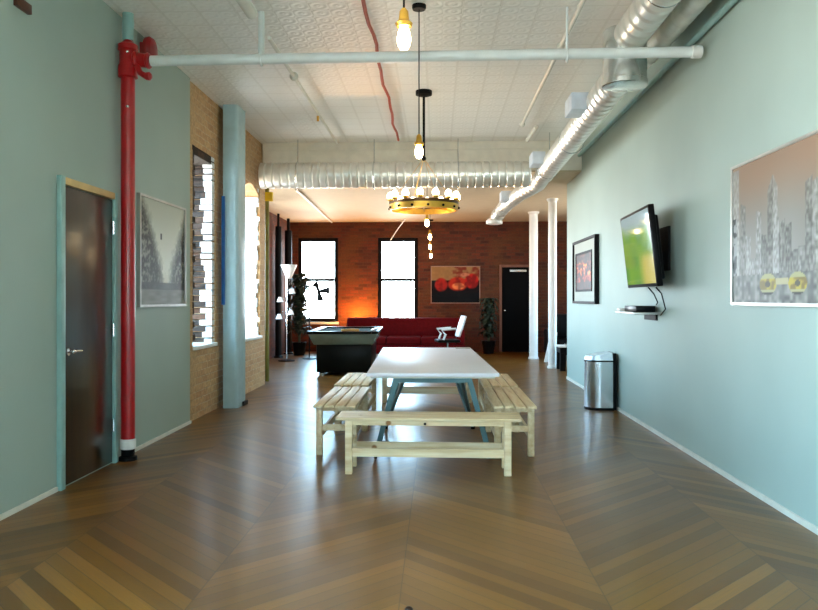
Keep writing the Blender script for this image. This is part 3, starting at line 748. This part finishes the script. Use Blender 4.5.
for sx in (-.36, .38):
    for sy in (-.85, .85):
        M().lathe([(.05, 0), (.05, .035), (.03, .062)], (sx, sy, 0), 12).build('levelling_foot', MAT_CHROME, t)
t.scale = (1.02, .92, .935)
m = M()
P = [Vector((-1.60, 12.55, .752)), Vector((-1.32, 12.60, .752)), Vector((-1.48, 12.82, .752))]
for i in range(3): m.bar(P[i], P[(i + 1) % 3], .02, .05)
tag(m.build('ball_rack', simple('light_wood_rack', rgb(205, 150, 70), .4)), 'golden wooden triangle rack on the pool table', 'ball rack')
tag(M().tube([(-1.10, 12.45, .765), (-1.08, 13.9, .76)], [.013, .007], 8).build('rail_highlight', simple('rail_highlight_white', rgb(240, 235, 225), .3)), 'pale strip standing in for the highlight along the right rail of the pool table', 'highlight strip')  # pale strip added in place of the rail's highlight

# sofa
t = thing('sofa', 'long red upholstered sofa in front of the rear brick wall', 'sofa', (-.72, 16.5, 0))
M().box(-1.30, 1.32, -.45, .42, .10, .30).build('base', MAT_SOFA, t, bevel=.02)
M().box(-1.30, 1.32, .20, .45, .30, .86).build('backrest', MAT_SOFA, t, bevel=.05)
for s in (-1, 1): xa, xb = sorted((s * 1.31, s * 1.12)); M().box(xa, xb, -.46, .22, .30, .64).build('armrest', MAT_SOFA, t, bevel=.05)
for k in range(3): M().box(-1.11 + k * .745, -1.11 + k * .745 + .735, -.47, .20, .301, .46).build('seat_cushion', MAT_SOFA, t, bevel=.035)
for sx in (-1.2, 1.2):
    for sy in (-.38, .35): M().lathe([(.02, 0), (.03, .1)], (sx, sy, 0), 10).build('foot', MAT_BLACK, t)

# white chair by the sofa
t = thing('desk_chair', 'white desk chair turned sideways between the long table and the red sofa', 'chair', (.20, 14.6, 0), math.radians(10))
M().box(-.22, .22, -.22, .22, .44, .50).build('seat', MAT_BLACKP, t, bevel=.02)
M().bar((.20, 0, .55), (.33, 0, .95), .40, .035, up=(1, 0, 0)).build('backrest', MAT_WHITE, t, bevel=.01)
for s in (-1, 1):
    M().tube([(-.12, s * .24, .50), (-.08, s * .25, .60), (-.16, s * .25, .69), (.12, s * .25, .71)], .022, 8).build('armrest', MAT_WHITE, t)
M().tube([(0, 0, .08), (0, 0, .44)], .025, 10).build('gas_post', MAT_CHROME, t)
m = M()
for k in range(5): m.bar((0, 0, .09), (.26 * math.cos(k * 1.2566), .26 * math.sin(k * 1.2566), .055), .035, .025)
b = m.build('star_base', MAT_WHITE, t)
for k in range(5): M().lathe([(.026, -.012), (.026, .012)], (.27 * math.cos(k * 1.2566), .27 * math.sin(k * 1.2566), .026), 10, 'X').build('castor', MAT_BLACKP, b)

# rear picture
def art_race(u, v):
    n = vnoise(u * 9, v * 6) * .6 + vnoise(u * 24, v * 18) * .4
    c = mixc((.62, .45, .27), (.50, .36, .22), n) if v > .62 else (.07, .02, .02)
    if v > .62 and u > .4: c = mixc(c, (.45, .16, .10), sm(.4, .8, n + (u - .5) * .4))
    for (cx, cy, rx, ry, col) in ((.20, .50, .14, .20, (.62, .12, .08)), (.55, .52, .22, .20, (.70, .16, .08)), (.84, .60, .15, .22, (.72, .10, .07)), (.56, .46, .14, .10, (.92, .50, .28)), (.66, .78, .14, .06, (.75, .45, .32))):
        dd = ((u - cx) / rx) ** 2 + ((v - cy) / ry) ** 2
        c = mixc(c, mixc(col, (.25, .04, .03), sm(.4, .8, n) * .5), sm(1.2, .6, dd))
    if v < .28: c = mixc(c, (.03, .02, .03), sm(.32, .2, v))
    return c
t = thing('framed_picture', 'framed red and black picture on the rear brick wall', 'picture', (0, YF, 0))
frame = M().box(-.15, 1.04, -.03, 0, 1.17, 1.19).box(-.15, 1.04, -.03, 0, 2.05, 2.07).box(-.15, -.13, -.03, 0, 1.19, 2.05).box(1.02, 1.04, -.03, 0, 1.19, 2.05)
frame.build('frame', simple('dull_copper_frame', rgb(150, 110, 90), .4), t)
M().box(-.13, 1.02, -.02, 0, 1.19, 2.05).build('backing', MAT_BLACK, t)
canvas('print', art_race, t, (-.13, -.0215, 1.19), (1.15, 0, 0), (0, 0, .86), 90, 70)

# white posts in the rear room
for i, (x, y, r, lab) in enumerate(((2.06, 16.1, .092, 'round white post beside the black rear door'), (2.14, 14.0, .078, 'round white post nearer the right wall end, in front of the other post'))):
    t = thing('white_post', lab, 'post', (x, y, 0), group='white posts in the rear room')
    M().tube([(0, 0, .05), (0, 0, CZ2 - .06)], r, 24).build('shaft', MAT_WHITE, t)
    M().lathe([(r + .02, 0), (r + .02, .03), (r, .055)], seg=24).build('base', MAT_WHITE, t)
    M().lathe([(r, -.06), (r + .03, -.02), (r + .03, 0)], (0, 0, CZ2), 24).build('capital', MAT_WHITE, t)
# leaning board, black bench with white top, dark armchair behind
tag(M().poly([(2.17, 15.3, 0.0), (2.34, 15.3, 0.0), (2.44, 15.3, .60), (2.31, 15.3, .66)], (.0, .03, .0)).build('leaning_board', MAT_WHITE), 'slanted white board standing just behind the nearer white post', 'board')
t = thing('low_side_table', 'low black side table with white top half hidden by the right wall end', 'side table', (2.44, 13.64, 0))
M().box(-.28, .3, -.25, .25, .42, .445).build('table_top', MAT_WHITE, t, bevel=.004)
M().box(-.25, .27, -.22, .22, .32, .4195).build('apron', MAT_BLACK, t)
for sx in (-.25, .20):
    for sy in (-.22, .15): M().box(sx, sx + .10, sy, sy + .07, 0, .3195).build('leg', MAT_BLACK, t)
tag(M().box(2.30, 2.42, 13.55, 13.68, .446, .475).build('small_tray', MAT_CHROME, bevel=.004), 'small shiny tray on the low black side table', 'tray')
t = thing('armchair', 'dark armchair in the rear room behind the low side table', 'armchair', (3.0, 16.4, 0))
M().box(-.45, .45, -.4, .4, .08, .42).build('seat', MAT_BLACK, t, bevel=.04)
M().box(-.45, .45, .28, .5, .42, .95).build('backrest', MAT_BLACK, t, bevel=.05)
for s in (-1, 1): xa, xb = sorted((s * .46, s * .62)); M().box(xa, xb, -.42, .45, .08, .62).build('armrest', MAT_BLACK, t, bevel=.04)
for sx in (-.5, .5):
    for sy in (-.35, .38): M().lathe([(.02, 0), (.025, .079)], (sx, sy, 0), 8).build('foot', MAT_BLACK, t)

# plants
def plant(label, loc, h, spread, n, seed, potr=.16):
    R = random.Random(seed)
    t = thing('potted_plant', label, 'plant', loc)
    M().lathe([(potr * .75, 0), (potr, .28), (potr * 1.05, .30), (potr * .9, .30), (potr * .85, .27)], seg=20).build('pot', MAT_BLACKP, t)
    st = M(); lf = M()
    for i in range(n):
        a = R.random() * 2 * PI; z0 = .28 + (h - .45) * R.random() ** .8; rr = spread * (.35 + .65 * R.random())
        bx, by = .03 * math.cos(a * 3), .03 * math.sin(a * 3)
        tip = Vector((rr * math.cos(a), rr * math.sin(a), min(h, z0 + .10 + .18 * R.random())))
        base = Vector((bx, by, z0)); mid = (base + tip) / 2 + Vector((0, 0, .10))
        side = Vector((-math.sin(a), math.cos(a), 0)) * (.035 + .03 * R.random())
        q = base.lerp(mid, .35)
        v = [lf._v(p) for p in (q, mid - side, mid + side, mid.lerp(tip, .6) - side * .8, mid.lerp(tip, .6) + side * .8, tip - Vector((0, 0, .08)))]
        for f in ((0, 1, 2), (1, 3, 4, 2), (3, 5, 4)): lf.b.faces.new([v[k] for k in f])
        if i % 4 == 0: st.tube([(bx * .4, by * .4, .25), base, mid], [.009, .006, .003], 5)
    st.build('stem', simple('green_stem', rgb(60, 66, 30), .6), t)
    o = lf.build('foliage', MAT_LEAF, t)
    md = o.modifiers.new('thickness', 'SOLIDIFY'); md.thickness = .003
    return t
plant('tall dark leafy plant in a black pot beside the rear left window', (-3.12, 16.9, 0), 1.85, .36, 280, 3)
plant('dark bushy potted plant between the rear picture and the black door', (1.20, 17.55, 0), 1.30, .30, 150, 5)

# floor lamps
t = thing('floor_lamp', 'white and chrome multi shade floor lamp on a black disc base', 'floor lamp', (-3.10, 15.35, 0))
M().lathe([(.17, 0), (.17, .02), (.03, .035)], seg=24).build('base', MAT_BLACK, t)
M().tube([(0, 0, .03), (0, 0, 1.72)], .014, 10).build('pole', MAT_STEEL, t)
M().lathe([(.05, 1.70), (.17, 1.98), (.165, 1.985), (.045, 1.71)], (.05, 0, 0), 22).build('bowl_shade', MAT_WHITE, t)
for (a, z, dx, tz) in ((0, 1.25, -.12, .05), (1, 1.08, .10, -.04), (2, .98, -.14, -.03), (3, 1.42, .13, .05)):
    ar = M().tube([(0, 0, z), (dx * .5, -.04, z + .05), (dx, -.06, z + tz)], .007, 8).build('lamp_arm', MAT_STEEL, t)
    M().lathe([(.03, .05), (.07, -.05), (.066, -.05), (.026, .045)], (dx, -.06, z + tz - .03), 18).build('reading_shade', MAT_WHITE, ar)
t = thing('floor_lamp', 'black floor lamp with three small heads silhouetted against the rear left window', 'floor lamp', (-2.72, 15.9, 0))
M().lathe([(.15, 0), (.15, .02), (.02, .03)], seg=22).build('base', MAT_BLACK, t)
M().tube([(0, 0, .02), (0, 0, 1.22), (.08, 0, 1.34), (.20, 0, 1.44)], .013, 8).build('pole', MAT_BLACK, t)
for (x, z, tx, tz) in ((.16, 1.56, -.05, .05), (.34, 1.46, .09, .0), (.22, 1.34, .02, -.10)):
    M().tube([(.20, 0, 1.44), (x, 0, z), (x + tx, 0, z + tz)], [.025, .05, .08], 16).build('lamp_head', MAT_BLACK, t)
# uplight behind the sofa washes the bricks
t = thing('uplight_lamp', 'small brass uplighter on the floor behind the red sofa', 'lamp', (-1.86, 17.72, 0))
M().lathe([(.10, 0), (.10, .02), (.02, .03), (.018, .55), (.07, .60), (.09, .70), (.085, .70), (.06, .61)], seg=20).build('lamp_body', MAT_BRASS, t)
M().ball((0, 0, .70), .05).build('bulb', simple('amber_bulb', rgb(255, 200, 120), .3, emit=rgb(255, 170, 70), estr=1500.), t)

# dark posts and yellow marker at the left end of the rear room
t = thing('olive_post', 'slim olive post with a yellow box at the corner where the brick wall ends', 'post', (-2.65, 11.62, 0))
M().tube([(0, 0, 0), (0, 0, CZ2)], .032, 12).build('shaft', MAT_OLIVE, t)
M().box(-.05, .085, -.04, .04, 2.81, 2.95).build('yellow_box', MAT_YEL, t, bevel=.005)
for i, (x, y, r, lab) in enumerate(((-3.46, 16.25, .07, 'dark upright pipe on the rear left wall, nearer the olive post'), (-3.44, 17.25, .085, 'dark upright pipe on the rear left wall, nearer the window corner'))):
    t = thing('dark_pipe', lab, 'pipe', (x, y, 0), group='dark upright pipes in the rear room')
    M().tube([(0, 0, .04), (0, 0, 2.86)], r, 16).tube([(0, 0, 2.86), (0, 0, CZ2)], r * .4, 10).build('shaft', MAT_BLACK, t)
    M().lathe([(r + .03, 0), (r + .03, .03), (r, .045)], seg=16).build('flange', MAT_BLACK, t)

# ------------------------------------------------------------------ sky and camera
w = bpy.data.worlds.new('World'); SC.world = w; w.use_nodes = True
wt = w.node_tree; bg = wt.nodes['Background']
tc = wt.nodes.new('ShaderNodeTexCoord'); sx = wt.nodes.new('ShaderNodeSeparateXYZ'); wt.links.new(tc.outputs['Generated'], sx.inputs[0])
rp = wt.nodes.new('ShaderNodeValToRGB'); mr = wt.nodes.new('ShaderNodeMapRange'); mr.inputs[1].default_value = -1; mr.inputs[2].default_value = 1
wt.links.new(sx.outputs[2], mr.inputs[0]); wt.links.new(mr.outputs[0], rp.inputs[0])
el = rp.color_ramp.elements; el[0].position = .40; el[0].color = (.58, .54, .50, 1); el[1].position = .60; el[1].color = (.40, .72, 1.0, 1)
e = el.new(.5); e.color = (.88, .95, 1.0, 1)
wt.links.new(rp.outputs[0], bg.inputs[0]); bg.inputs[1].default_value = 25.0

cam = bpy.data.cameras.new('camera'); co = bpy.data.objects.new('camera', cam); COL.objects.link(co)
co.location = (0, 0, 1.3); co.rotation_euler = (PI / 2, 0, math.atan(28 / 750))
cam.sensor_width = 36; cam.lens = 750 / 818 * 36; cam.shift_y = -7 / 818; cam.clip_start = .05
SC.camera = co
SC.view_settings.view_transform = 'Standard'; SC.view_settings.look = 'None'
SC.view_settings.exposure = 0.6; SC.view_settings.gamma = 1; SC.view_settings.use_curve_mapping = False
SC.cycles.max_bounces = 10; SC.cycles.diffuse_bounces = 6; SC.cycles.sample_clamp_indirect = 8; SC.cycles.use_denoising = True
